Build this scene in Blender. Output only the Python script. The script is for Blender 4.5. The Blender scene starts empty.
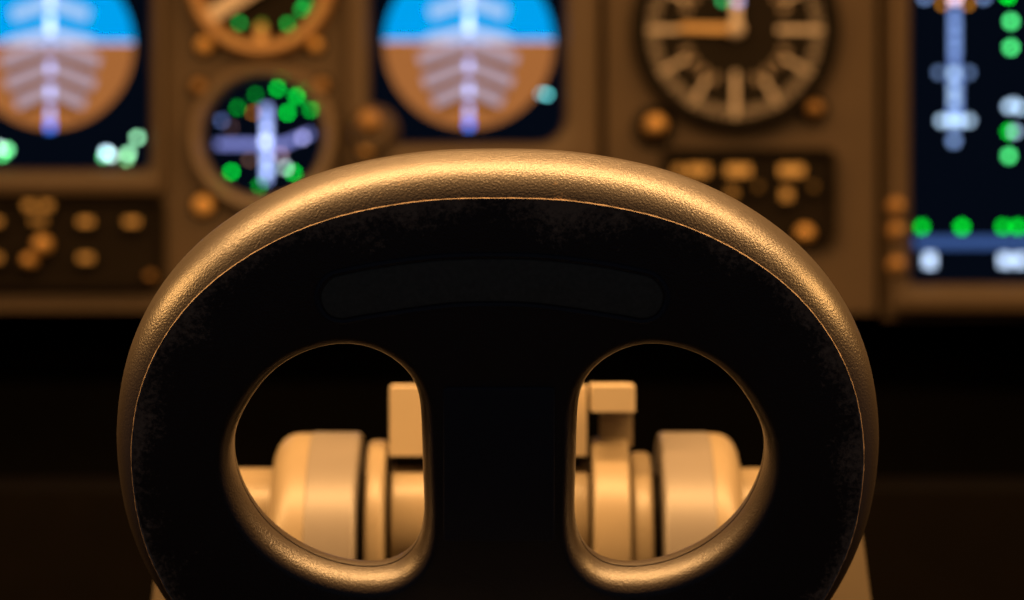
import bpy, bmesh, math, random
from mathutils import Vector, Matrix
random.seed(7)
C = bpy.context.scene.collection
F = 3072.0            # focal length in pixels (1024 wide frame)
H = 0.60              # camera height above the floor
PI = math.pi

# ------------------------------------------------------------------ materials
def new_mat(name):
    m = bpy.data.materials.new(name); m.use_nodes = True
    nt = m.node_tree; nt.nodes.clear()
    out = nt.nodes.new('ShaderNodeOutputMaterial')
    return m, nt, out

def surf(name, col, rough=0.5, metal=0.0, spec=0.5, var=0.12, vscale=60.0, bump=0.0, bscale=900.0, bdist=0.0002, coat=0.0):
    m, nt, out = new_mat(name)
    b = nt.nodes.new('ShaderNodeBsdfPrincipled')
    nt.links.new(b.outputs[0], out.inputs[0])
    b.inputs['Roughness'].default_value = rough
    b.inputs['Metallic'].default_value = metal
    b.inputs['Specular IOR Level'].default_value = spec
    b.inputs['Coat Weight'].default_value = coat
    tc = nt.nodes.new('ShaderNodeTexCoord')
    n = nt.nodes.new('ShaderNodeTexNoise'); n.inputs['Scale'].default_value = vscale
    n.inputs['Detail'].default_value = 4
    nt.links.new(tc.outputs['Object'], n.inputs['Vector'])
    r = nt.nodes.new('ShaderNodeValToRGB')
    r.color_ramp.elements[0].position = 0.3; r.color_ramp.elements[1].position = 0.7
    r.color_ramp.elements[0].color = tuple(c*(1-var) for c in col)+(1,)
    r.color_ramp.elements[1].color = tuple(min(1, c*(1+var)) for c in col)+(1,)
    nt.links.new(n.outputs['Fac'], r.inputs[0]); nt.links.new(r.outputs[0], b.inputs['Base Color'])
    if bump:
        n2 = nt.nodes.new('ShaderNodeTexNoise'); n2.inputs['Scale'].default_value = bscale
        n2.inputs['Detail'].default_value = 3
        nt.links.new(tc.outputs['Object'], n2.inputs['Vector'])
        bp = nt.nodes.new('ShaderNodeBump'); bp.inputs['Strength'].default_value = bump
        bp.inputs['Distance'].default_value = bdist
        nt.links.new(n2.outputs['Fac'], bp.inputs['Height']); nt.links.new(bp.outputs[0], b.inputs['Normal'])
    return m

_glow = {}
def glow(col, s=1.0):
    key = (tuple(col), s)
    if key not in _glow:
        m, nt, out = new_mat('screen_light')
        e = nt.nodes.new('ShaderNodeEmission')
        e.inputs[0].default_value = tuple(col)+(1,); e.inputs[1].default_value = s
        nt.links.new(e.outputs[0], out.inputs[0]); _glow[key] = m
    return _glow[key]

def grip_material():
    """Worn dark leather-like grip: fine grain, brown wear close to the seam (point attribute 'edge')."""
    m, nt, out = new_mat('grip_leather')
    L = nt.links.new
    b = nt.nodes.new('ShaderNodeBsdfPrincipled'); L(b.outputs[0], out.inputs[0])
    tc = nt.nodes.new('ShaderNodeTexCoord')
    at = nt.nodes.new('ShaderNodeAttribute'); at.attribute_name = 'edge'
    # grain
    n1 = nt.nodes.new('ShaderNodeTexNoise'); n1.inputs['Scale'].default_value = 2400; n1.inputs['Detail'].default_value = 2.5
    n2 = nt.nodes.new('ShaderNodeTexVoronoi'); n2.inputs['Scale'].default_value = 2000
    L(tc.outputs['Object'], n1.inputs['Vector']); L(tc.outputs['Object'], n2.inputs['Vector'])
    mx = nt.nodes.new('ShaderNodeMath'); mx.operation = 'MULTIPLY_ADD'; mx.inputs[1].default_value = 0.5
    L(n2.outputs['Distance'], mx.inputs[0]); L(n1.outputs['Fac'], mx.inputs[2])
    bp = nt.nodes.new('ShaderNodeBump'); bp.inputs['Strength'].default_value = 0.42; bp.inputs['Distance'].default_value = 0.00016
    L(mx.outputs[0], bp.inputs['Height']); L(bp.outputs[0], b.inputs['Normal'])
    # wear mask: speckled noise raised towards the seam
    w1 = nt.nodes.new('ShaderNodeTexNoise'); w1.inputs['Scale'].default_value = 900; w1.inputs['Detail'].default_value = 6; w1.inputs['Roughness'].default_value = 0.75
    w2 = nt.nodes.new('ShaderNodeTexNoise'); w2.inputs['Scale'].default_value = 60; w2.inputs['Detail'].default_value = 3
    L(tc.outputs['Object'], w1.inputs['Vector']); L(tc.outputs['Object'], w2.inputs['Vector'])
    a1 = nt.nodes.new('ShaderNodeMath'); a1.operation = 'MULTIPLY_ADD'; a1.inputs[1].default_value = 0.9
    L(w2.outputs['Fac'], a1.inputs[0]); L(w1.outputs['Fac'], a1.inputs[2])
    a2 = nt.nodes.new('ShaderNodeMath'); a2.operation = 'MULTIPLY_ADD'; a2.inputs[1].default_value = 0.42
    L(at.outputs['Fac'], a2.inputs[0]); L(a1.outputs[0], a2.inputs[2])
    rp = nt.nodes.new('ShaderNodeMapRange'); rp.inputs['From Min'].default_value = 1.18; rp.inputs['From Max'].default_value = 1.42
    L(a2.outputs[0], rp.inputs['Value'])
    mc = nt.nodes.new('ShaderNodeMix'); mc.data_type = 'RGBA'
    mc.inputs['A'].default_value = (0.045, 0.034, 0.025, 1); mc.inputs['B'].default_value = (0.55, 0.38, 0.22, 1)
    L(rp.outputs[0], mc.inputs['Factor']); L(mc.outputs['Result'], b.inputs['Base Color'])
    b.inputs['Roughness'].default_value = 0.36
    b.inputs['Specular IOR Level'].default_value = 0.9
    return m

M = dict(
    grip=grip_material(),
    seam=surf('worn_seam', (0.50, 0.38, 0.26), 0.6, var=0.6, vscale=700),
    placard=surf('placard_plate', (0.17, 0.165, 0.115), 0.6, var=0.15, vscale=900, bump=0.3, bscale=700),
    pad=surf('stem_pad_rubber', (0.05, 0.05, 0.055), 0.55, bump=0.2),
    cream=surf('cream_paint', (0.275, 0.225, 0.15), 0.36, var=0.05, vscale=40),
    pale=surf('cream_paint_lit', (0.62, 0.52, 0.36), 0.4, var=0.04, vscale=40),  # hinge cream lightened so block and latch look fully lit
    steel=surf('brushed_drum', (0.19, 0.172, 0.155), 0.36, var=0.05, metal=0.0, vscale=40),
    panel=surf('panel_paint', (0.098, 0.069, 0.042), 0.55, var=0.08, vscale=25, bump=0.15, bscale=600, spec=0.3),
    bezel=surf('display_frame_paint', (0.112, 0.080, 0.050), 0.45, var=0.06, vscale=30, spec=0.3),
    ring=surf('gauge_ring_paint', (0.20, 0.148, 0.097), 0.4, var=0.08, vscale=30),
    amberring=surf('bronze_gauge_ring', (0.52, 0.30, 0.11), 0.4, var=0.06, vscale=30),
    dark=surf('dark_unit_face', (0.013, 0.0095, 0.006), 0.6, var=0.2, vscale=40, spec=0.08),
    black=surf('black_enamel', (0.012, 0.010, 0.008), 0.6, var=0.2, spec=0.08),
    dial=surf('black_dial', (0.016, 0.013, 0.010), 0.7, var=0.1, spec=0.08),
    white=surf('dial_white_paint', (0.86, 0.76, 0.66), 0.6, var=0.04),
    orange=surf('orange_hand_paint', (0.92, 0.62, 0.28), 0.6, var=0.04),
    brass=surf('brass_screw', (0.95, 0.58, 0.20), 0.35, var=0.05),
    brassdim=surf('dull_brass', (0.45, 0.26, 0.09), 0.45, var=0.05),
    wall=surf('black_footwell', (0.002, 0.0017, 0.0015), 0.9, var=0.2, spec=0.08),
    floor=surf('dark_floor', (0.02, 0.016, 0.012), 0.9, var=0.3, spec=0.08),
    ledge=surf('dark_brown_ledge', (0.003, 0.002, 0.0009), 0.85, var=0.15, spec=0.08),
)
SCREEN = glow((0.0012, 0.0025, 0.006), 1.0)

# ------------------------------------------------------------------ objects
def thing(name, label, cat, loc, group=None):
    o = bpy.data.objects.new(name, None); C.objects.link(o)
    o.location = loc; o['label'] = label; o['category'] = cat; o.empty_display_size = 0.01
    if group: o['group'] = group
    return o

def root_of(o):
    while o.parent: o = o.parent
    return o

def link(name, bm, mat, parent=None, label=None, smooth=True, origin=None):
    """bm is in world coordinates; the mesh is stored relative to its thing."""
    off = Vector(root_of(parent).location) if parent else Vector(origin or (0, 0, 0))
    bmesh.ops.recalc_face_normals(bm, faces=bm.faces[:])
    for v in bm.verts: v.co -= off
    if smooth:
        for f in bm.faces: f.smooth = True
        for e in bm.edges:
            if len(e.link_faces) == 2 and e.calc_face_angle(0) > math.radians(32): e.smooth = False
    me = bpy.data.meshes.new(name); bm.to_mesh(me); bm.free()
    me.materials.append(mat)
    o = bpy.data.objects.new(name, me); C.objects.link(o)
    if parent: o.parent = parent
    else: o.location = off
    if label: o['label'] = label
    return o

def W(px, py, D, at=None):
    """point seen at pixel (px,py) at depth D; with `at`, the scale of depth `at` placed at depth D"""
    s = (at or D)/F
    return Vector(((px-512)*s, D, (300-py)*s + H))

def bevel(bm, w, seg=3, faces=None):
    if w > 0:
        ed = [e for e in bm.edges if len(e.link_faces) == 2 and e.calc_face_angle(0) > 0.5]
        bmesh.ops.bevel(bm, geom=ed, offset=w, segments=seg, affect='EDGES', profile=0.5, clamp_overlap=True)

def add_box(bm, lo, hi):
    vs = [bm.verts.new((x, y, z)) for x in (lo[0], hi[0]) for y in (lo[1], hi[1]) for z in (lo[2], hi[2])]
    for q in ((0,1,3,2),(4,6,7,5),(0,4,5,1),(2,3,7,6),(0,2,6,4),(1,5,7,3)):
        bm.faces.new([vs[i] for i in q])

DP = 1.20   # depth of the instrument panel face
def pbox(px0, px1, py0, py1, d0, d1, bv=0.001, at=DP, seg=3):
    bm = bmesh.new(); s = at/F
    add_box(bm, ((px0-512)*s, d0, (300-py1)*s+H), ((px1-512)*s, d1, (300-py0)*s+H))
    bevel(bm, bv, seg); return bm

def prism(pts, d0, d1, bv=0.0, at=DP):
    """pixel polygon extruded from depth d0 to d1"""
    bm = bmesh.new(); s = at/F
    a = [bm.verts.new(((x-512)*s, d0, (300-y)*s+H)) for x, y in pts]
    b = [bm.verts.new(((x-512)*s, d1, (300-y)*s+H)) for x, y in pts]
    bm.faces.new(a); bm.faces.new(b[::-1]); n = len(pts)
    for i in range(n): bm.faces.new((a[i], a[(i+1) % n], b[(i+1) % n], b[i]))
    bevel(bm, bv); return bm

def rrect(px0, px1, py0, py1, r, k=8):
    pts = []
    for cx, cy, a0 in ((px1-r, py0+r, -90), (px1-r, py1-r, 0), (px0+r, py1-r, 90), (px0+r, py0+r, 180)):
        for i in range(k+1):
            a = math.radians(a0 + 90*i/k); pts.append((cx+r*math.cos(a), cy+r*math.sin(a)))
    return pts

def frame(outer, inner, d_front, d_back, bv=0.0015, at=DP):
    """bezel: ring between two rounded rectangles (px0,px1,py0,py1,r)"""
    bm = bmesh.new(); s = at/F; b = bv/s
    def loop(R, g, d):
        x0, x1, y0, y1, r = R
        return [bm.verts.new(((x-512)*s, d, (300-y)*s+H)) for x, y in rrect(x0-g, x1+g, y0-g, y1+g, max(0.5, r+g))]
    Ls = [loop(outer, 0, d_back), loop(outer, 0, d_front+bv), loop(outer, -b*0.3, d_front+bv*0.3), loop(outer, -b, d_front),
          loop(inner, b*1.6, d_front), loop(inner, b*0.5, d_front+bv*0.4), loop(inner, 0, d_front+bv*1.5), loop(inner, 0, d_back)]
    n = len(Ls[0])
    for A, B in zip(Ls, Ls[1:]+Ls[:1]):
        for i in range(n): bm.faces.new((A[i], A[(i+1) % n], B[(i+1) % n], B[i]))
    return bm

def lathe(cx, cy, prof, n=64, at=DP, closed=False):
    """profile [(radius_px, depth)] turned about the depth axis"""
    bm = bmesh.new(); s = at/F
    X, Z = (cx-512)*s, (300-cy)*s+H
    rings = []
    for r, d in prof:
        if r <= 0: rings.append([bm.verts.new((X, d, Z))])
        else: rings.append([bm.verts.new((X+r*s*math.cos(2*PI*i/n), d, Z+r*s*math.sin(2*PI*i/n))) for i in range(n)])
    prs = list(zip(rings, rings[1:]))
    if closed: prs.append((rings[-1], rings[0]))
    for A, B in prs:
        for i in range(n):
            j = (i+1) % n
            if len(A) == 1 and len(B) == 1: continue
            if len(A) == 1: bm.faces.new((A[0], B[j], B[i]))
            elif len(B) == 1: bm.faces.new((A[i], A[j], B[0]))
            else: bm.faces.new((A[i], A[j], B[j], B[i]))
    return bm

def disc(cx, cy, r, d, t=0.0004, n=32, at=DP):
    return lathe(cx, cy, [(0, d), (r, d), (r, d+t), (0, d+t)], n, at)

def dome(cx, cy, r, d_front, d_back, n=32, at=DP):
    p = [(0, d_front)]
    for i in range(1, 7):
        a = i/6*PI/2; p.append((r*math.sin(a), d_front+(d_back-d_front)*0.6*(1-math.cos(a))))
    p += [(r, d_back), (0, d_back)]
    return lathe(cx, cy, p, n, at)

def xlathe(px0, px1, axis_py, R_px, D, fil0=0.0, fil1=0.0, n=72):
    """drum turned about a horizontal axis (R in px at depth D, fillets in px)"""
    bm = bmesh.new(); s = D/F
    prof = [(px0, 0)]
    def corner(px, f, sgn):
        if f <= 0: return [(px, R_px)]
        return [(px + sgn*f*(1-math.sin(a)), R_px - f*(1-math.cos(a))) for a in [PI/2*i/6 for i in range(7)]]
    c0 = corner(px0, fil0, 1); c0 = c0[::-1] if fil0 > 0 else c0
    c1 = corner(px1, fil1, -1)
    prof += c0 + c1 + [(px1, 0)]
    rings = []
    for x, r in prof:
        X = (x-512)*s; Z0 = (300-axis_py)*s+H
        rings.append([bm.verts.new((X, D, Z0))] if r <= 0 else
                     [bm.verts.new((X, D+r*s*math.cos(2*PI*i/n), Z0+r*s*math.sin(2*PI*i/n))) for i in range(n)])
    for A, B in zip(rings, rings[1:]):
        for i in range(n):
            j = (i+1) % n
            if len(A) == 1: bm.faces.new((A[0], B[i], B[j]))
            elif len(B) == 1: bm.faces.new((A[i], A[j], B[0]))
            else: bm.faces.new((A[i], A[j], B[j], B[i]))
    return bm

def spline(pts, n, closed=True):
    """Catmull-Rom resampled to n points of even spacing"""
    P = [Vector(p) for p in pts]; m = len(P); dense = []
    for i in range(m if closed else m-1):
        g = lambda k: P[k % m] if closed else P[max(0, min(m-1, k))]
        p0, p1, p2, p3 = g(i-1), g(i), g(i+1), g(i+2)
        for k in range(40):
            t = k/40
            dense.append(0.5*((2*p1)+(p2-p0)*t+(2*p0-5*p1+4*p2-p3)*t*t+(3*p1-p0-3*p2+p3)*t**3))
    dense.append(dense[0].copy() if closed else P[-1])
    L = [0]
    for a, b in zip(dense, dense[1:]): L.append(L[-1]+(b-a).length)
    out, k = [], 0
    for i in range(n):
        s = L[-1]*i/(n if closed else n-1)
        while k < len(L)-2 and L[k+1] < s: k += 1
        t = (s-L[k])/max(1e-9, L[k+1]-L[k]); out.append(dense[k].lerp(dense[k+1], min(1, t)))
    return out

def smooth_closed(pts, it=2):
    n = len(pts)
    for _ in range(it): pts = [(pts[i-1]+2*pts[i]+pts[(i+1) % n])/4 for i in range(n)]
    return pts

# ------------------------------------------------------------------ setting
def structure(name, bm, mat):
    o = link(name, bm, mat); o['kind'] = 'structure'; return o
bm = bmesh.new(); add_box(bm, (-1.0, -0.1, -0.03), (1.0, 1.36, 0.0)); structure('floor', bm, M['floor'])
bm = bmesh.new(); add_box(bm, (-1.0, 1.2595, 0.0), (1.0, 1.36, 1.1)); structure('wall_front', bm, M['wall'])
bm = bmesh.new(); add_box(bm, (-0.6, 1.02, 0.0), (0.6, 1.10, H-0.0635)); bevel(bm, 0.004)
structure('trim_1', bm, M['ledge'])

# ------------------------------------------------------------------ the grip handle
TILT = math.radians(24)
PV = Vector((0, -math.sin(TILT), math.cos(TILT)))     # up along the face
PW = Vector((0, -math.cos(TILT), -math.sin(TILT)))    # out of the face, towards the viewer and down
O0 = W(499, 400, 0.60)
def uv(px, py):
    """where the sight line of a measured outline point meets the plane of the handle face"""
    d = Vector(((px-512)/F, 1, (300-py)/F)); o = Vector((0, 0, H))
    t = (O0-o).dot(PW)/d.dot(PW); p = o+d*t-O0
    return Vector((p.x, p.dot(PV)))
def to3(p, w): return O0 + Vector((p[0], 0, 0)) + PV*p[1] + PW*w

def mirror_loop(half, cx=499):
    """half: outline from top centre down the left side to the bottom centre"""
    L = [uv(x, y) for x, y in half]
    c = -0.0003
    R = [Vector((2*c-p.x, p.y)) for p in L[1:-1]][::-1]
    L[0].x = c; L[-1].x = c
    return L+R
seam_half = [(499,198.5),(432,200.5),(373,209),(322,222),(276,241),(237,264),(204,290),(176,321),(154,357),(139,397),(132.5,440),
             (133,480),(141,528),(157,571),(181,612),(218,657),(270,703),(335,742),(410,766),(499,774)]
N = 320
seam2 = smooth_closed(spline(mirror_loop(seam_half), N), 3)
hole_px = [(345,343),(310,349),(280,363),(256,384),(238,410),(224,440),(222,474),(232,507),(253,540),(286,568),(328,587),(370,593),
           (401,587),(422,569),(431,545),(432.5,515),(431,480),(430,440),(428,407),(419,382),(400,362),(374,348)]
NH = 200
hl = smooth_closed(spline([uv(x, y) for x, y in hole_px], NH), 24)
hr = [Vector((-p.x, p.y)) for p in hl][::-1]

def normals2(L, outward):
    n = len(L); A = sum(L[i].x*L[(i+1) % n].y-L[(i+1) % n].x*L[i].y for i in range(n)); sg = 1 if A > 0 else -1
    out = []
    for i in range(n):
        t = (L[(i+1) % n]-L[i-1]).normalized(); nn = Vector((t.y, -t.x))*sg
        out.append(nn if outward else -nn)
    return out

def outer_profile():
    a, b, b2 = 0.0042, 0.0140, 0.0060
    pr = []
    for i in range(1, 15):
        t = (i/14)**1.4; pr.append((a*(1-(1-t)**3.3), b*t))
    for i in range(1, 13):
        t = PI/2*i/12; pr.append((a-a*1.1*(1-math.cos(t)), b+b2*math.sin(t)))
    return pr
def hole_profile():
    a, b, e = 0.0018, 0.0068, 0.0016
    pr = [((a+e)*math.sin(PI/2*i/12)-e, b*(1-math.cos(PI/2*i/12))) for i in range(1, 13)]
    pr += [(a, 0.0072), (a-0.0003, 0.0073), (a-0.0003, 0.0076), (a, 0.0077), (a, 0.0084)]
    pr += [(a-a*1.0*(1-math.cos(PI/2*i/8)), 0.0084+0.0035*math.sin(PI/2*i/8)) for i in range(1, 9)]
    pr += [(-0.0012, 0.0140), (-0.0030, 0.0170), (-0.0040, 0.0200)]
    return pr

def build_grip():
    bm = bmesh.new(); ed = bm.verts.layers.float.new('edge')
    def ring(L, nrm, o, d, e=0.0):
        r = []
        for p, n in zip(L, nrm):
            v = bm.verts.new(to3(p+n*o, -d)); v[ed] = e; r.append(v)
        return r
    def strip(A, B):
        n = len(A); return [bm.faces.new((A[i], A[(i+1) % n], B[(i+1) % n], B[i])) for i in range(n)]
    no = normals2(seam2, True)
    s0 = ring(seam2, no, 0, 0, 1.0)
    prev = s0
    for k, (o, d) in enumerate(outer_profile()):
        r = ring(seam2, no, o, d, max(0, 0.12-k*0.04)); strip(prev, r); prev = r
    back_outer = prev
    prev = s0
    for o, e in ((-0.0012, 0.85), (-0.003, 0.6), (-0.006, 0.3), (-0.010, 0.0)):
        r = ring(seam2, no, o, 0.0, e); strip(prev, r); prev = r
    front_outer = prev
    fronts, backs = [], []
    for L in (hl, hr):
        ni = normals2(L, False)
        h0 = ring(L, ni, -0.0016, 0); fronts.append(h0); prev = h0
        for o, d in hole_profile():
            r = ring(L, ni, o, d); strip(prev, r); prev = r
        backs.append(prev)
    def cap(loops):
        es = []
        for r in loops:
            for i in range(len(r)):
                e = bm.edges.get((r[i], r[(i+1) % len(r)]))
                es.append(e)
        bmesh.ops.triangle_fill(bm, edges=es, use_beauty=True, use_dissolve=False)
    cap([front_outer]+fronts); cap([back_outer]+backs)
    return bm

bx, by = O0.x, O0.y
handle = thing('steering_tiller', 'black worn D-shaped hand grip with two round openings in front of the instrument panel', 'steering tiller', (0, 0.615, H-0.15))
link('grip', build_grip(), M['grip'], handle)

# raised seam bead between face and rim
bm = bmesh.new(); no = normals2(seam2, True); rings = []
for i, (p, n) in enumerate(zip(seam2, no)):
    rr = 0.00022*(0.75+0.5*random.random()); base = to3(p, 0.00002); n3 = Vector((n.x, 0, 0))+PV*n.y
    rings.append([bm.verts.new(base+n3*rr*math.cos(a)+PW*rr*math.sin(a)) for a in [2*PI*k/6 for k in range(6)]])
for i in range(N):
    A, B = rings[i], rings[(i+1) % N]
    for k in range(6): bm.faces.new((A[k], A[(k+1) % 6], B[(k+1) % 6], B[k]))
link('seam', bm, M['seam'], handle, 'pale worn seam line')

def face_plate(pts2, w0, w1, ins=0.0006):
    """thin plate on the handle face; pts2 = 2D loop"""
    bm = bmesh.new(); n = len(pts2); nn = normals2(pts2, True)
    r = [[bm.verts.new(to3(p+q*o, w)) for p, q in zip(pts2, nn)] for o, w in ((0, w0), (0, w1*0.6+w0*0.4), (-ins*0.4, w1*0.93+w0*0.07), (-ins, w1))]
    for A, B in zip(r, r[1:]):
        for i in range(n): bm.faces.new((A[i], A[(i+1) % n], B[(i+1) % n], B[i]))
    bm.faces.new(r[-1]); bm.faces.new(r[0][::-1])
    return bm
# curved plate, with the groove ring around it
top = [(492,259),(440,260.5),(385,267),(345,274.5),(331,279),(322,291),(322,303),(329,314),(342,318),(360,315),(420,306),(455,302),(492,301)]
pl = [uv(x, y) for x, y in top]; mid = pl[0].x
pl = pl + [Vector((2*mid-p.x, p.y)) for p in pl[1:-1]][::-1]
pl = spline(pl, 160)
link('placard', face_plate(pl, -0.0003, 0.00025, 0.0004), M['placard'], handle, 'dark grey curved plate with rounded ends')
bm = bmesh.new(); nn = normals2(pl, True)
r = [[bm.verts.new(to3(p+q*o, w)) for p, q in zip(pl, nn)] for o, w in ((0.0002, -0.0001), (0.0003, 0.0003), (0.0008, 0.0006), (0.0013, 0.0003), (0.0014, -0.0001))]
for A, B in zip(r, r[1:]):
    for i in range(len(pl)): bm.faces.new((A[i], A[(i+1) % len(pl)], B[(i+1) % len(pl)], B[i]))
link('placard_surround', bm, M['pad'], handle, 'black raised lip around the curved plate')
# centre stem pad
pp = [uv(x, y) for x, y in ((443,387),(555,387),(555,541),(443,541))]
sp = []
for i, c in enumerate(pp):
    a, b = pp[i-1], pp[(i+1) % 4]; f = 0.0012
    for t in (0, .25, .5, .75, 1):
        p1 = c+(a-c).normalized()*f; p2 = c+(b-c).normalized()*f
        sp.append(p1*(1-t)**2+c*2*t*(1-t)+p2*t*t)
link('stem_pad', face_plate(sp, -0.0003, 0.0006, 0.0007), M['pad'], handle, 'black raised pad between the openings')
# shaft down to the pedestal
bm = bmesh.new()
add_box(bm, (-0.026, 0.600, H-0.152), (0.023, 0.638, H-0.080)); bevel(bm, 0.012)
link('shaft', bm, M['pad'], handle)

# ------------------------------------------------------------------ pedestal and hinge assembly behind the grip
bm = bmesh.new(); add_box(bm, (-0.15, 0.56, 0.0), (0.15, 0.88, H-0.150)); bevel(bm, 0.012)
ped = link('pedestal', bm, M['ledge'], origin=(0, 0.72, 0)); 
ped['label'] = 'dark brown pedestal below the hand grip and the cream hinge'; ped['category'] = 'pedestal'

DH = 0.755
hinge = thing('column_hinge', 'cream painted hinge of drums and discs seen through the grip openings', 'hinge', W(506, 532, DH) * 1.0)
hinge.location = (W(506, 532, DH).x, DH, H-0.150)
AX = 532
link('axle', xlathe(176, 300, AX, 64, DH), M['cream'], hinge)
link('axle', xlathe(715, 838, AX, 64, DH), M['cream'], hinge)
link('pin', xlathe(300, 715, AX, 58, DH), M['dark'], hinge, 'pin painted dark as shade in the gaps')  # middle of the axle, coloured dark to paint shade between the discs
link('flange', xlathe(277, 330, 599, 166, DH, fil0=24), M['cream'], hinge)
link('drum', xlathe(313, 362, 602, 170, DH, 2, 5), M['steel'], hinge, 'grey drum')
link('disc', xlathe(369, 388, 568, 128, DH, 6, 6), M['cream'], hinge)
link('center_drum', xlathe(393, 588, AX, 71, DH, 3, 3), M['cream'], hinge)
link('disc', xlathe(591, 627, 566, 129, DH, 4, 4), M['cream'], hinge)
link('disc', xlathe(629, 650, 570, 118, DH, 6, 6), M['cream'], hinge)
link('drum', xlathe(658, 708, 602, 170, DH, 5, 2), M['steel'], hinge, 'grey drum')
link('flange', xlathe(690, 736, 599, 166, DH, fil1=22), M['cream'], hinge)
# central block above the middle drum
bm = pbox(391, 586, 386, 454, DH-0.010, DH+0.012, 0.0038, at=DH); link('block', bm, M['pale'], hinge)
bm = pbox(396, 580, 440, 480, DH-0.006, DH+0.010, 0.001, at=DH); link('block_gap_shade', bm, M['dark'], hinge)  # dark box that paints the shadow gap under the block
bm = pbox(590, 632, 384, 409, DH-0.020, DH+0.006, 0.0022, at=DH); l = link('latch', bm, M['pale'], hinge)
bm = pbox(600, 632, 406, 446, DH-0.004, DH+0.004, 0.0008, at=DH); link('latch_foot', bm, M['cream'], l)
for sx in (-1, 1):
    c = 511.5
    pts = [(c+sx*x, y) for x, y in ((300, 492), (332, 500), (341, 530), (350, 600), (356, 660), (372, 912), (240, 912), (258, 660), (276, 560))]
    if sx < 0: pts = pts[::-1]
    link('side_bracket', prism(pts, DH-0.022, DH+0.03, 0.004, at=DH), M['cream'], hinge)

# ------------------------------------------------------------------ instrument panels
def panel(label, x0, x1, y1, d, seg=4):
    bm = pbox(x0, x1, -190, y1, d, 1.26, 0.004, seg=seg)
    o = link('instrument_panel', bm, M['panel'], origin=(W((x0+x1)/2, y1, DP).x, 1.23, W(0, y1, DP).z))
    o['label'] = label; o['category'] = 'instrument panel'; return o
panel('wide tan panel section carrying both round-horizon displays', -120, 600, 311, 1.200)
panel('tan panel section carrying the large clock, beside the narrow groove', 606, 876, 313, 1.200)
panel('tan panel section around the tall screen, with three small switches', 884, 1160, 319, 1.200)

# ---- attitude displays
def ball_display(label, cx, hy, R, outer, inner, chev, col_marks, reads):
    t = thing('attitude_display', label, 'flight display', (W(cx, inner[3], DP).x, 1.200, W(cx, outer[3], DP).z))
    link('bezel', frame(outer, inner, 1.1915, 1.2005, 0.003), M['bezel'], t)
    x0, x1, y0, y1, r = inner
    scr = link('screen', prism(rrect(x0-1, x1+1, y0-1, y1+1, r), 1.1985, 1.2002), SCREEN, t)
    d = 1.1982
    def seg(a0, a1, n=48):
        return [(cx+R*math.cos(a0+(a1-a0)*i/n), hcy+R*math.sin(a0+(a1-a0)*i/n)) for i in range(n+1)]
    hcy = hy+2
    a = math.asin((hy-hcy)/R)
    link('sky', prism(seg(PI-a, 2*PI+a), d, d+0.0002), glow((0.0, 0.36, 0.86), 1.0), scr, 'bright blue upper half')
    link('ground', prism(seg(a, PI-a), d, d+0.0002), glow((0.38, 0.135, 0.036), 1.0), scr, 'orange brown lower half')
    bm = bmesh.new()
    def bar(x0, y0, x1, y1, w, z):
        L = math.hypot(x1-x0, y1-y0); nx, ny = -(y1-y0)/L*w/2, (x1-x0)/L*w/2; s = DP/F
        vs = [bm.verts.new(((x-512)*s, z, (300-y)*s+H)) for x, y in ((x0+nx, y0+ny), (x1+nx, y1+ny), (x1-nx, y1-ny), (x0-nx, y0-ny))]
        bm.faces.new(vs)
    bar(cx-R, hy, cx+R, hy, 1.8, d-0.0001)
    link('horizon_line', bm, glow((0.62, 0.6, 0.95), 1.2), scr)
    for ax, ay, dx, dy, w, c in chev:
        bm = bmesh.new()
        bar(ax, ay, ax-dx, ay+dy, w, d-0.0002); bar(ax, ay, ax+dx, ay+dy, w, d-0.0002)
        link('pitch_chevron', bm, glow(c, 1.0), scr)
    for y0, y1, w, c in col_marks:
        bm = bmesh.new(); bar(cx, y0, cx, y1, w, d-0.0003)
        link('center_mark', bm, glow(c, 1.0), scr)
    for x, y, r, c, s in reads:
        link('readout', disc(x, y, r*0.8, d-0.0003, 0.0001, 20), glow(c, s*0.85), scr)
    return t
PALE = (0.40, 0.40, 0.62); PALES = (0.75, 0.85, 1.0); DK = (0.17, 0.055, 0.010); PG = (0.36, 0.32, 0.40)
def chevs(cx, hy):
    L = [(cx, hy-42, 38, 13, 12, (0.42, 0.62, 0.95)), (cx, hy-12, 42, 10, 8, (0.60, 0.70, 1.0))]
    for ay, dx, dy in ((hy+1, 49, 17), (hy+22, 44, 18), (hy+44, 34, 15)):
        L.append((cx, ay, dx, dy, 11, (0.45, 0.35, 0.43))); L.append((cx, ay+11, dx-4, dy-1, 7, DK))
    return L
def marks(cx, hy):
    return [(hy-60, hy-36, 6, (1.2, 1.5, 2.4)), (hy-30, hy-10, 6, (1.5, 1.8, 2.6)), (hy-2, hy+6, 5, (0.8, 0.7, 1.1)),
            (hy+17, hy+29, 6, (0.95, 1.0, 1.9)), (hy+40, hy+54, 6, (0.95, 1.05, 2.0)), (hy+62, hy+76, 6, (0.75, 0.85, 1.7)), (hy+78, hy+86, 7, (0.1, 0.5, 2.4))]
GW = (0.35, 0.9, 0.5)
ball_display('round-horizon display at the left edge, green readouts along its bottom', 51, 43.5, 83.5, (-62, 167, -120, 196, 10), (-46, 151, -100, 170, 8),
             chevs(51, 45), marks(51, 45),
             [(8, 150, 4, (0.2, 0.9, 0.35), 7), (3, 155, 4, (0.1, 0.8, 0.2), 6), (0, 148, 4, (0.6, 0.9, 0.8), 6), (107, 153, 4.5, (0.5, 0.75, 0.9), 8), (112, 156, 3, (0.6, 0.9, 0.8), 8), (104, 157, 3, (0.15, 0.8, 0.3), 6),
              (129, 154, 4, GW, 7), (127, 160, 3, (0.3, 0.8, 0.3), 5), (138, 138, 4, GW, 6)])
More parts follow.
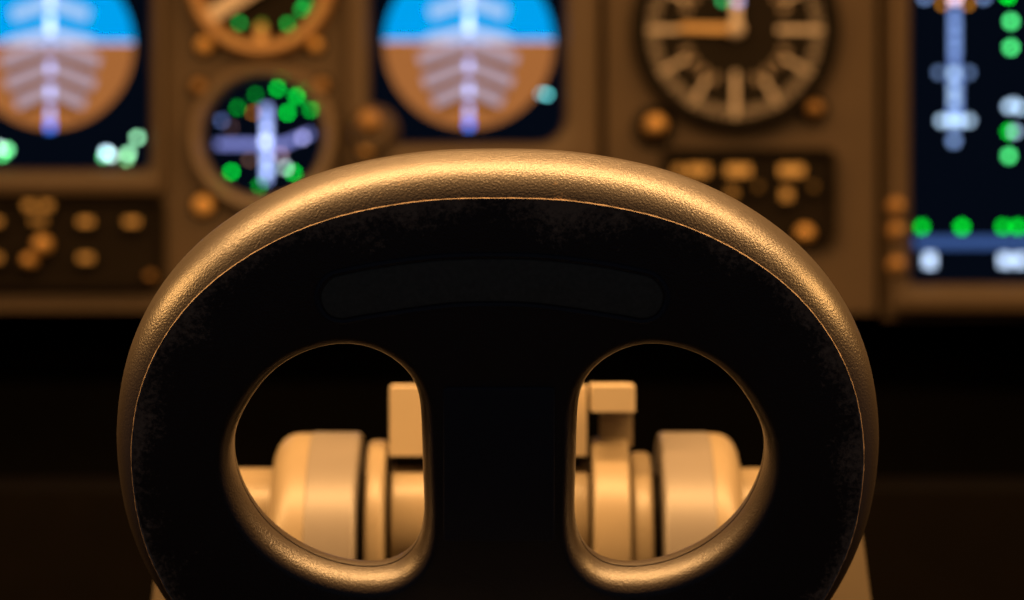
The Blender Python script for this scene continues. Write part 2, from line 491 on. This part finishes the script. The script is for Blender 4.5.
ball_display('round-horizon display in the middle, partly behind the top of the hand grip', 469, 41.5, 85, (346, 598, -150, 174, 20), (371, 564, -125, 144, 28),
             chevs(468, 43), marks(468, 43), [(547, 95, 3.2, (0.15, 0.75, 0.75), 6), (541, 94, 2.6, (0.2, 0.5, 0.6), 5)])
# selector boss at the display's lower left corner
t = thing('selector_knob', 'tan selector knob at the lower left corner of the middle display', 'knob', W(374, 130, DP))
link('collar', lathe(374, 132, [(0, 1.184), (18, 1.184), (24, 1.188), (26, 1.193), (26, 1.2005), (0, 1.2005)]), M['bezel'], t)
link('cap', dome(371, 124, 12, 1.176, 1.1845), M['brassdim'], t)
def screw(px, py, r, label, mat='brass', where=1.2005, prot=0.008):
    t = thing('panel_screw', label, 'screw', W(px, py, DP))
    t.location.y = where
    link('head', dome(px, py, r, where-prot, where-0.001), M[mat], t)
    link('washer', lathe(px, py, [(0, where-0.0015), (r+3, where-0.0015), (r+3.5, where-0.0005), (r+3.5, where), (0, where)], 32), M['dark'], t)
    return t
screw(369, 149, 9, 'brass screw just below the tan selector knob', 'brass', 1.1925)

# ---- round gauges
def ring_bezel(cx, cy, ro, ri, prot):
    b = 1.2005
    return lathe(cx, cy, [(ro, b), (ro, b-prot*0.6), (ro-2.5, b-prot*0.92), (ro-5, b-prot), (ri+4, b-prot*0.95), (ri, b-prot*0.6), (ri, b)], 72, closed=True)

g = thing('round_gauge', 'upper round gauge with a bronze ring, broad pale needle and green marks', 'gauge', W(262, 60, DP))
link('bezel', ring_bezel(262, -16, 74, 58, 0.011), M['amberring'], g, 'bronze ring')
link('dial', disc(262, -16, 59, 1.1985, 0.0018, 64), M['dial'], g)
bm = prism([(204, 15), (211, 27), (264, -6), (300, -28), (294, -38), (254, -20)], 1.1915, 1.1925, 0.0)
link('needle', bm, M['white'], g, 'broad pale needle')
for x, y, c, s in ((240, 23.5, (0.0, 0.55, 0.07), 1.6), (288, 24.5, (0.0, 0.6, 0.06), 1.8), (302, 10, (0.0, 0.7, 0.08), 1.6), (306, 3, (0.0, 0.65, 0.08), 1.4), (262, 25, (0.3, 0.42, 0.03), 0.8)):
    link('green_mark', disc(x, y, 3, 1.1978, 0.0004, 20), glow(c, s*1.5), g, 'green lit mark')
link('orange_mark', pbox(257.5, 266.5, 27, 41, 1.1945, 1.1985, 0.0003), M['orange'], g, 'orange mark at the bottom')
for x, y, w in ((205, 46, 'brass screw between the left display and the bronze gauge ring'), (316, 46, 'brass screw touching the right foot of the bronze gauge ring')):
    screw(x, y, 8.5 if x < 300 else 7, w)

g = thing('round_gauge', 'lower round gauge with a tan ring, pale blue cross and green dots', 'gauge', W(264, 210, DP))
link('bezel', ring_bezel(264, 138, 75, 59.5, 0.010), M['ring'], g, 'tan ring')
sc = link('screen', disc(264, 138, 60, 1.1985, 0.0018, 64), SCREEN, g)
d = 1.1980
CB = (0.30, 0.36, 0.85)
link('cross_bar', prism([(217, 141), (217, 148), (284, 148), (284, 141)], d, d+0.0003), glow((0.24, 0.27, 0.72), 1.2), sc)
link('cross_bar', prism([(284, 141), (284, 148), (313, 136), (311, 130)], d, d+0.0003), glow((0.24, 0.27, 0.72), 1.2), sc)
link('cross_bar', prism([(263, 106), (271, 106), (271, 180), (265, 184), (263, 180)], d-0.0002, d+0.0001), glow((0.40, 0.52, 1.1), 1.5), sc)
GR = (0.0, 0.75, 0.05)
for x, y, r, c, s in ((278, 89, 4, GR, 3.0), (297, 97, 4, GR, 3.6), (288, 113, 4, GR, 3.6), (311, 110, 3.6, GR, 2.4), (238, 108, 3.6, GR, 1.3), (256, 95, 3.6, GR, 1.0),
                      (232, 172, 4, GR, 3.4), (260, 186, 3.6, GR, 1.4), (294, 173, 4, GR, 3.2), (286, 168, 4, (0.5, 0.7, 0.7), 2.6), (254, 113, 3, (0.6, 0.2, 0.02), 2.0),
                      (266, 142, 6, (0.5, 0.6, 1.0), 2.2), (267, 130, 3.5, (0.5, 0.6, 1.0), 2.2), (268, 172, 4, (0.4, 0.55, 0.9), 2.4), (268, 160, 4, (0.45, 0.55, 0.9), 2.2), (303, 138, 4, (0.5, 0.5, 1.0), 2.0),
                      (222, 121, 4, (0.12, 0.18, 0.45), 1.6), (250, 160, 3.5, (0.28, 0.14, 0.1), 1.4), (281, 155, 4, (0.55, 0.35, 0.5), 1.6), (232, 128, 3, (0.2, 0.1, 0.1), 1.4)):
    link('lit_dot', disc(x, y, r*0.68, d-0.0004, 0.0002, 20), glow(c, s*1.9), sc)
for x, y, m, w in ((204, 206, 'brass', 'brass screw below left of the tan gauge ring'), (199, 87, 'brassdim', 'dull screw above left of the tan gauge ring'), (322, 86, 'brassdim', 'dull screw above right of the tan gauge ring')):
    screw(x, y, 10 if m == 'brass' else 7, w, m)

# ---- clock
ck = thing('clock', 'large black round clock with white ticks and pale hands', 'clock', W(735, 132, DP))
link('bezel', lathe(735, 30, [(104, 1.2005), (104, 1.195), (101, 1.1915), (95, 1.191), (91, 1.195), (91, 1.2005)], 96, closed=True), M['black'], ck)
link('dial', disc(735, 30, 92, 1.1985, 0.0018, 96), M['dial'], ck)
bm = bmesh.new()
def tick(bm, a, r0, r1, w, z=1.1980):
    s = DP/F; c, sn = math.sin(a), math.cos(a)
    q = []
    for r, k in ((r0, -1), (r1, -1), (r1, 1), (r0, 1)):
        x = 735 + r*c + k*w/2*sn; y = 30 - r*sn + k*w/2*c
        q.append(bm.verts.new(((x-512)*s, z, (300-y)*s+H)))
    bm.faces.new(q)
for i in range(60):
    a = 2*PI*i/60
    if i % 15 == 0: tick(bm, a, 42, 88, 5)
    elif i % 5 == 0: tick(bm, a, 56, 88, 3.6)
    else: tick(bm, a, 77, 88, 1.9)
link('dial_markings', bm, M['white'], ck)
bm = bmesh.new()
for i in range(1, 12):
    if i % 3 == 0: continue
    a = 2*PI*i/12
    for da in (-0.13, 0.13):
        tick(bm, a+da, 48, 58, 5)
link('dial_pips', bm, surf('dim_dial_paint', (0.40, 0.33, 0.26), 0.6, var=0.05), ck)
link('hour_hand', prism([(683, 25), (735, 26), (741, 30), (735, 34), (683, 32), (677, 28)], 1.1950, 1.1960), M['orange'], ck, 'orange hand pointing left')
link('minute_hand', prism([(731, 36), (730, -20), (735, -48), (740, -20), (739, 36), (735, 40)], 1.1935, 1.1945), M['white'], ck, 'pale hand pointing up')
link('hub', dome(735, 31, 8, 1.1900, 1.1955), M['white'], ck)
for x, y, c, s in ((722, 2, (0.05, 0.8, 0.2), 1.8), (737, 3, (0.5, 0.5, 0.95), 2.0)):
    link('lit_mark', disc(x, y, 3.5, 1.1928, 0.0003, 20), glow(c, s), ck)
k = link('setting_knob', dome(654, 127, 11, 1.178, 1.1965), M['brass'], ck, 'brass knob at lower left')
link('knob_collar', lathe(654, 127, [(0, 1.1955), (19, 1.1955), (21, 1.198), (21, 1.2005), (0, 1.2005)]), M['black'], k)
k = link('setting_knob', dome(813, 110, 8, 1.186, 1.1965), M['brassdim'], ck, 'dull brass knob at lower right')
link('knob_collar', lathe(813, 110, [(0, 1.1965), (14, 1.1965), (15, 1.198), (15, 1.2005), (0, 1.2005)]), M['black'], k)

# ---- control units with amber backlit legends
AMB = (1.0, 0.36, 0.055)
def unit(label, box, keys, knobs, mat='dark'):
    x0, x1, y0, y1 = box
    t = thing('control_unit', label, 'control panel', (W((x0+x1)/2, y1, DP).x, 1.2005, W(0, y1, DP).z))
    link('faceplate', prism(rrect(x0, x1, y0, y1, 8), 1.1975, 1.2005), M[mat], t)
    link('rim', frame((x0-3, x1+3, y0-3, y1+3, 10), (x0+3, x1-3, y0+3, y1-3, 7), 1.1935, 1.2004, 0.0015), M[mat], t)
    for x, y, w, h, s in keys:
        b = link('button', pbox(x-w/2-4, x+w/2+4, y-h/2-4, y+h/2+4, 1.1935, 1.1976, 0.0008), M['black'], t)
        link('legend', pbox(x-w/2, x+w/2, y-h/2, y+h/2, 1.1932, 1.1937, 0), glow(AMB, s*0.42), b, 'amber lit legend')
    for x, y, r, mk in knobs:
        b = link('knob', dome(x, y, r, 1.184, 1.1976), M[mk], t)
        link('knob_skirt', lathe(x, y, [(0, 1.1955), (r+4, 1.1955), (r+5, 1.1968), (r+5, 1.1976), (0, 1.1976)], 32), M['black'], b)
    return t
unit('dark control box with amber buttons below the left display', (-60, 163, 200, 285),
     [(32, 206, 11, 7, 1.4), (49, 206, 11, 7, 1.4), (41, 221, 15, 6, 1.0), (88, 222, 14, 6.5, 1.5), (134, 222, 14, 6.5, 1.5), (88, 258, 14, 6.5, 1.4), (-3, 222, 14, 6.5, 1.3), (-3, 258, 14, 6.5, 1.3)],
     [(45, 245, 9, 'brass'), (32, 261, 7, 'brass'), (153, 277, 5, 'brassdim')])
unit('dark control box with amber buttons below the clock', (664, 832, 152, 241),
     [(678, 171, 10, 9, 1.2), (697, 171, 22, 10, 1.6), (737, 171, 24, 10, 1.7), (790, 171, 24, 10, 1.7), (731, 193, 9, 9, 0.9), (757, 187, 6, 6, 0.5), (812, 187, 6, 6, 0.5), (785, 195, 10, 11, 1.4)],
     [(803, 234, 9, 'brass')])

# ---- tall right-hand screen
t = thing('engine_display', 'tall screen at the right edge with a pale blue scale and green readouts', 'flight display', (W(1010, 290, DP).x, 1.2, W(0, 306, DP).z))
link('bezel', frame((889, 1150, -140, 312, 6), (909, 1126, -120, 284, 4), 1.1915, 1.2005, 0.003), M['bezel'], t)
sc = link('screen', prism(rrect(907, 1128, -122, 286, 4), 1.1985, 1.2002), SCREEN, t)
d = 1.1981
SB = (0.30, 0.48, 0.95)
link('scale_bar', pbox(950, 958, 6, 72, d, d+0.0003, 0), glow((0.22, 0.36, 0.85), 1.1), sc)
link('scale_bar', pbox(949, 960, 72, 128, d, d+0.0003, 0), glow((0.22, 0.36, 0.85), 1.15), sc)
for y in (25, 37, 49):
    link('scale_tick', pbox(949.5, 958.5, y-2, y+2, d-0.0003, d, 0), glow(SB, 1.4), sc)
link('status_bar', pbox(914, 1126, 237, 248, d, d+0.0003, 0), glow((0.045, 0.10, 0.30), 1.0), sc, 'dim blue band')
GN = (0.0, 0.78, 0.03); GB = (0.08, 0.85, 0.22); WB = (0.5, 0.72, 1.0)
for x, y, r, c, s in ((1010, 22, 4, GB, 4.5), (1010, 48, 4, GB, 4.5), (1007, -4, 4, GN, 5.5), (1008, 132, 3.6, GN, 3.6), (1014, 132, 3.6, WB, 2.2), (1008, 156, 4, GB, 4.2),
                      (1008, 107, 3.8, WB, 3.0), (1019, 108, 3.8, WB, 3.0), (1012, 104, 3.2, WB, 2.0),
                      (954, -2, 5, (0.85, 0.6, 0.75), 3.2), (942, 4, 3.2, (0.8, 0.3, 0.02), 2.0), (967, 4, 3.2, (0.8, 0.3, 0.02), 2.0), (924, -2, 3.6, SB, 1.8), (983, -2, 3.6, SB, 1.8), (938, 73, 3.6, SB, 1.1), (968, 73, 3.6, SB, 1.1), (953, 74, 4, WB, 2.0),
                      (953, 90, 4, WB, 1.5), (953, 101, 4, WB, 1.5), (941, 121, 4, WB, 2.2), (950, 121, 4.2, WB, 2.6), (959, 121, 4.2, WB, 2.4), (968, 121, 4, WB, 2.0), (953, 141, 4.5, SB, 1.6),
                      (921, 227, 4, GN, 3.2), (961, 227, 4.2, GN, 3.6), (1002, 227, 4, GN, 3.2), (1017, 227, 4, GN, 3.6)):
    link('readout', disc(x, y, r, d-0.0006, 0.0002, 20), glow(c, s), sc)
for x0, x1, y0, y1 in ((924, 934, 254, 267), (999, 1010, 255, 266), (1014, 1024, 255, 266)):
    link('readout', pbox(x0, x1, y0, y1, d-0.0006, d-0.0003, 0), glow((0.55, 0.72, 1.0), 2.3), sc)
for y, w in ((207, 'topmost of the three small switches left of the tall screen'), (231, 'middle one of the three small switches left of the tall screen'), (265, 'lowest of the three small switches left of the tall screen')):
    s = thing('toggle_switch', w, 'switch', W(893, y, DP), 'switches beside the tall screen'); s.location.y = 1.1915
    link('nut', lathe(893, y, [(0, 1.1885), (8, 1.1885), (9, 1.1895), (9, 1.1915), (0, 1.1915)], 6), M['brassdim'], s)
    link('lever', dome(893, y, 4.5, 1.177, 1.1888, 20), M['brass'], s)

# ------------------------------------------------------------------ light
def area(name, loc, target, sx, sy, power, col):
    l = bpy.data.lights.new(name, 'AREA'); l.shape = 'RECTANGLE'; l.size = sx; l.size_y = sy
    l.energy = power; l.color = col
    o = bpy.data.objects.new(name, l); C.objects.link(o); o.location = loc
    o.rotation_euler = (Vector(target)-Vector(loc)).to_track_quat('-Z', 'Y').to_euler()
    return o
WARM = (1.0, 0.52, 0.18)
area('map_lamp', (0, 0.668, H+0.26), (0, 0.645, H-0.02), 0.75, 0.05, 6.0, WARM)
for sx in (-1, 1):
    area('side_lamp', (sx*0.34, 0.70, H+0.13), (sx*0.05, 0.61, H-0.02), 0.05, 0.05, 0.55, (1.0, 0.50, 0.15))
area('panel_fill_lamp', (0.05, 0.98, H+0.26), (0, 1.2, H+0.03), 0.8, 0.04, 0.95, (1.0, 0.48, 0.14))  # unseen lamp added to brighten the panel face

w = bpy.data.worlds.new('dark_cockpit'); w.use_nodes = True
w.node_tree.nodes['Background'].inputs[0].default_value = (0.35, 0.4, 0.6, 1)
w.node_tree.nodes['Background'].inputs[1].default_value = 0.045
bpy.context.scene.world = w

# ------------------------------------------------------------------ camera
cd = bpy.data.cameras.new('camera'); cam = bpy.data.objects.new('camera', cd); C.objects.link(cam)
cam.location = (0, 0, H); cam.rotation_euler = (PI/2, 0, 0)
cd.sensor_width = 36; cd.lens = 36*F/1024; cd.clip_start = 0.01
cd.dof.use_dof = True; cd.dof.focus_distance = 0.597; cd.dof.aperture_fstop = 14.6; cd.dof.aperture_blades = 0
sc_ = bpy.context.scene; sc_.camera = cam
sc_.view_settings.view_transform = 'Standard'; sc_.view_settings.look = 'None'
sc_.view_settings.exposure = 0.0; sc_.view_settings.gamma = 1.0; sc_.view_settings.use_curve_mapping = False
sc_.cycles.use_denoising = True
sc_.cycles.sample_clamp_indirect = 3.0
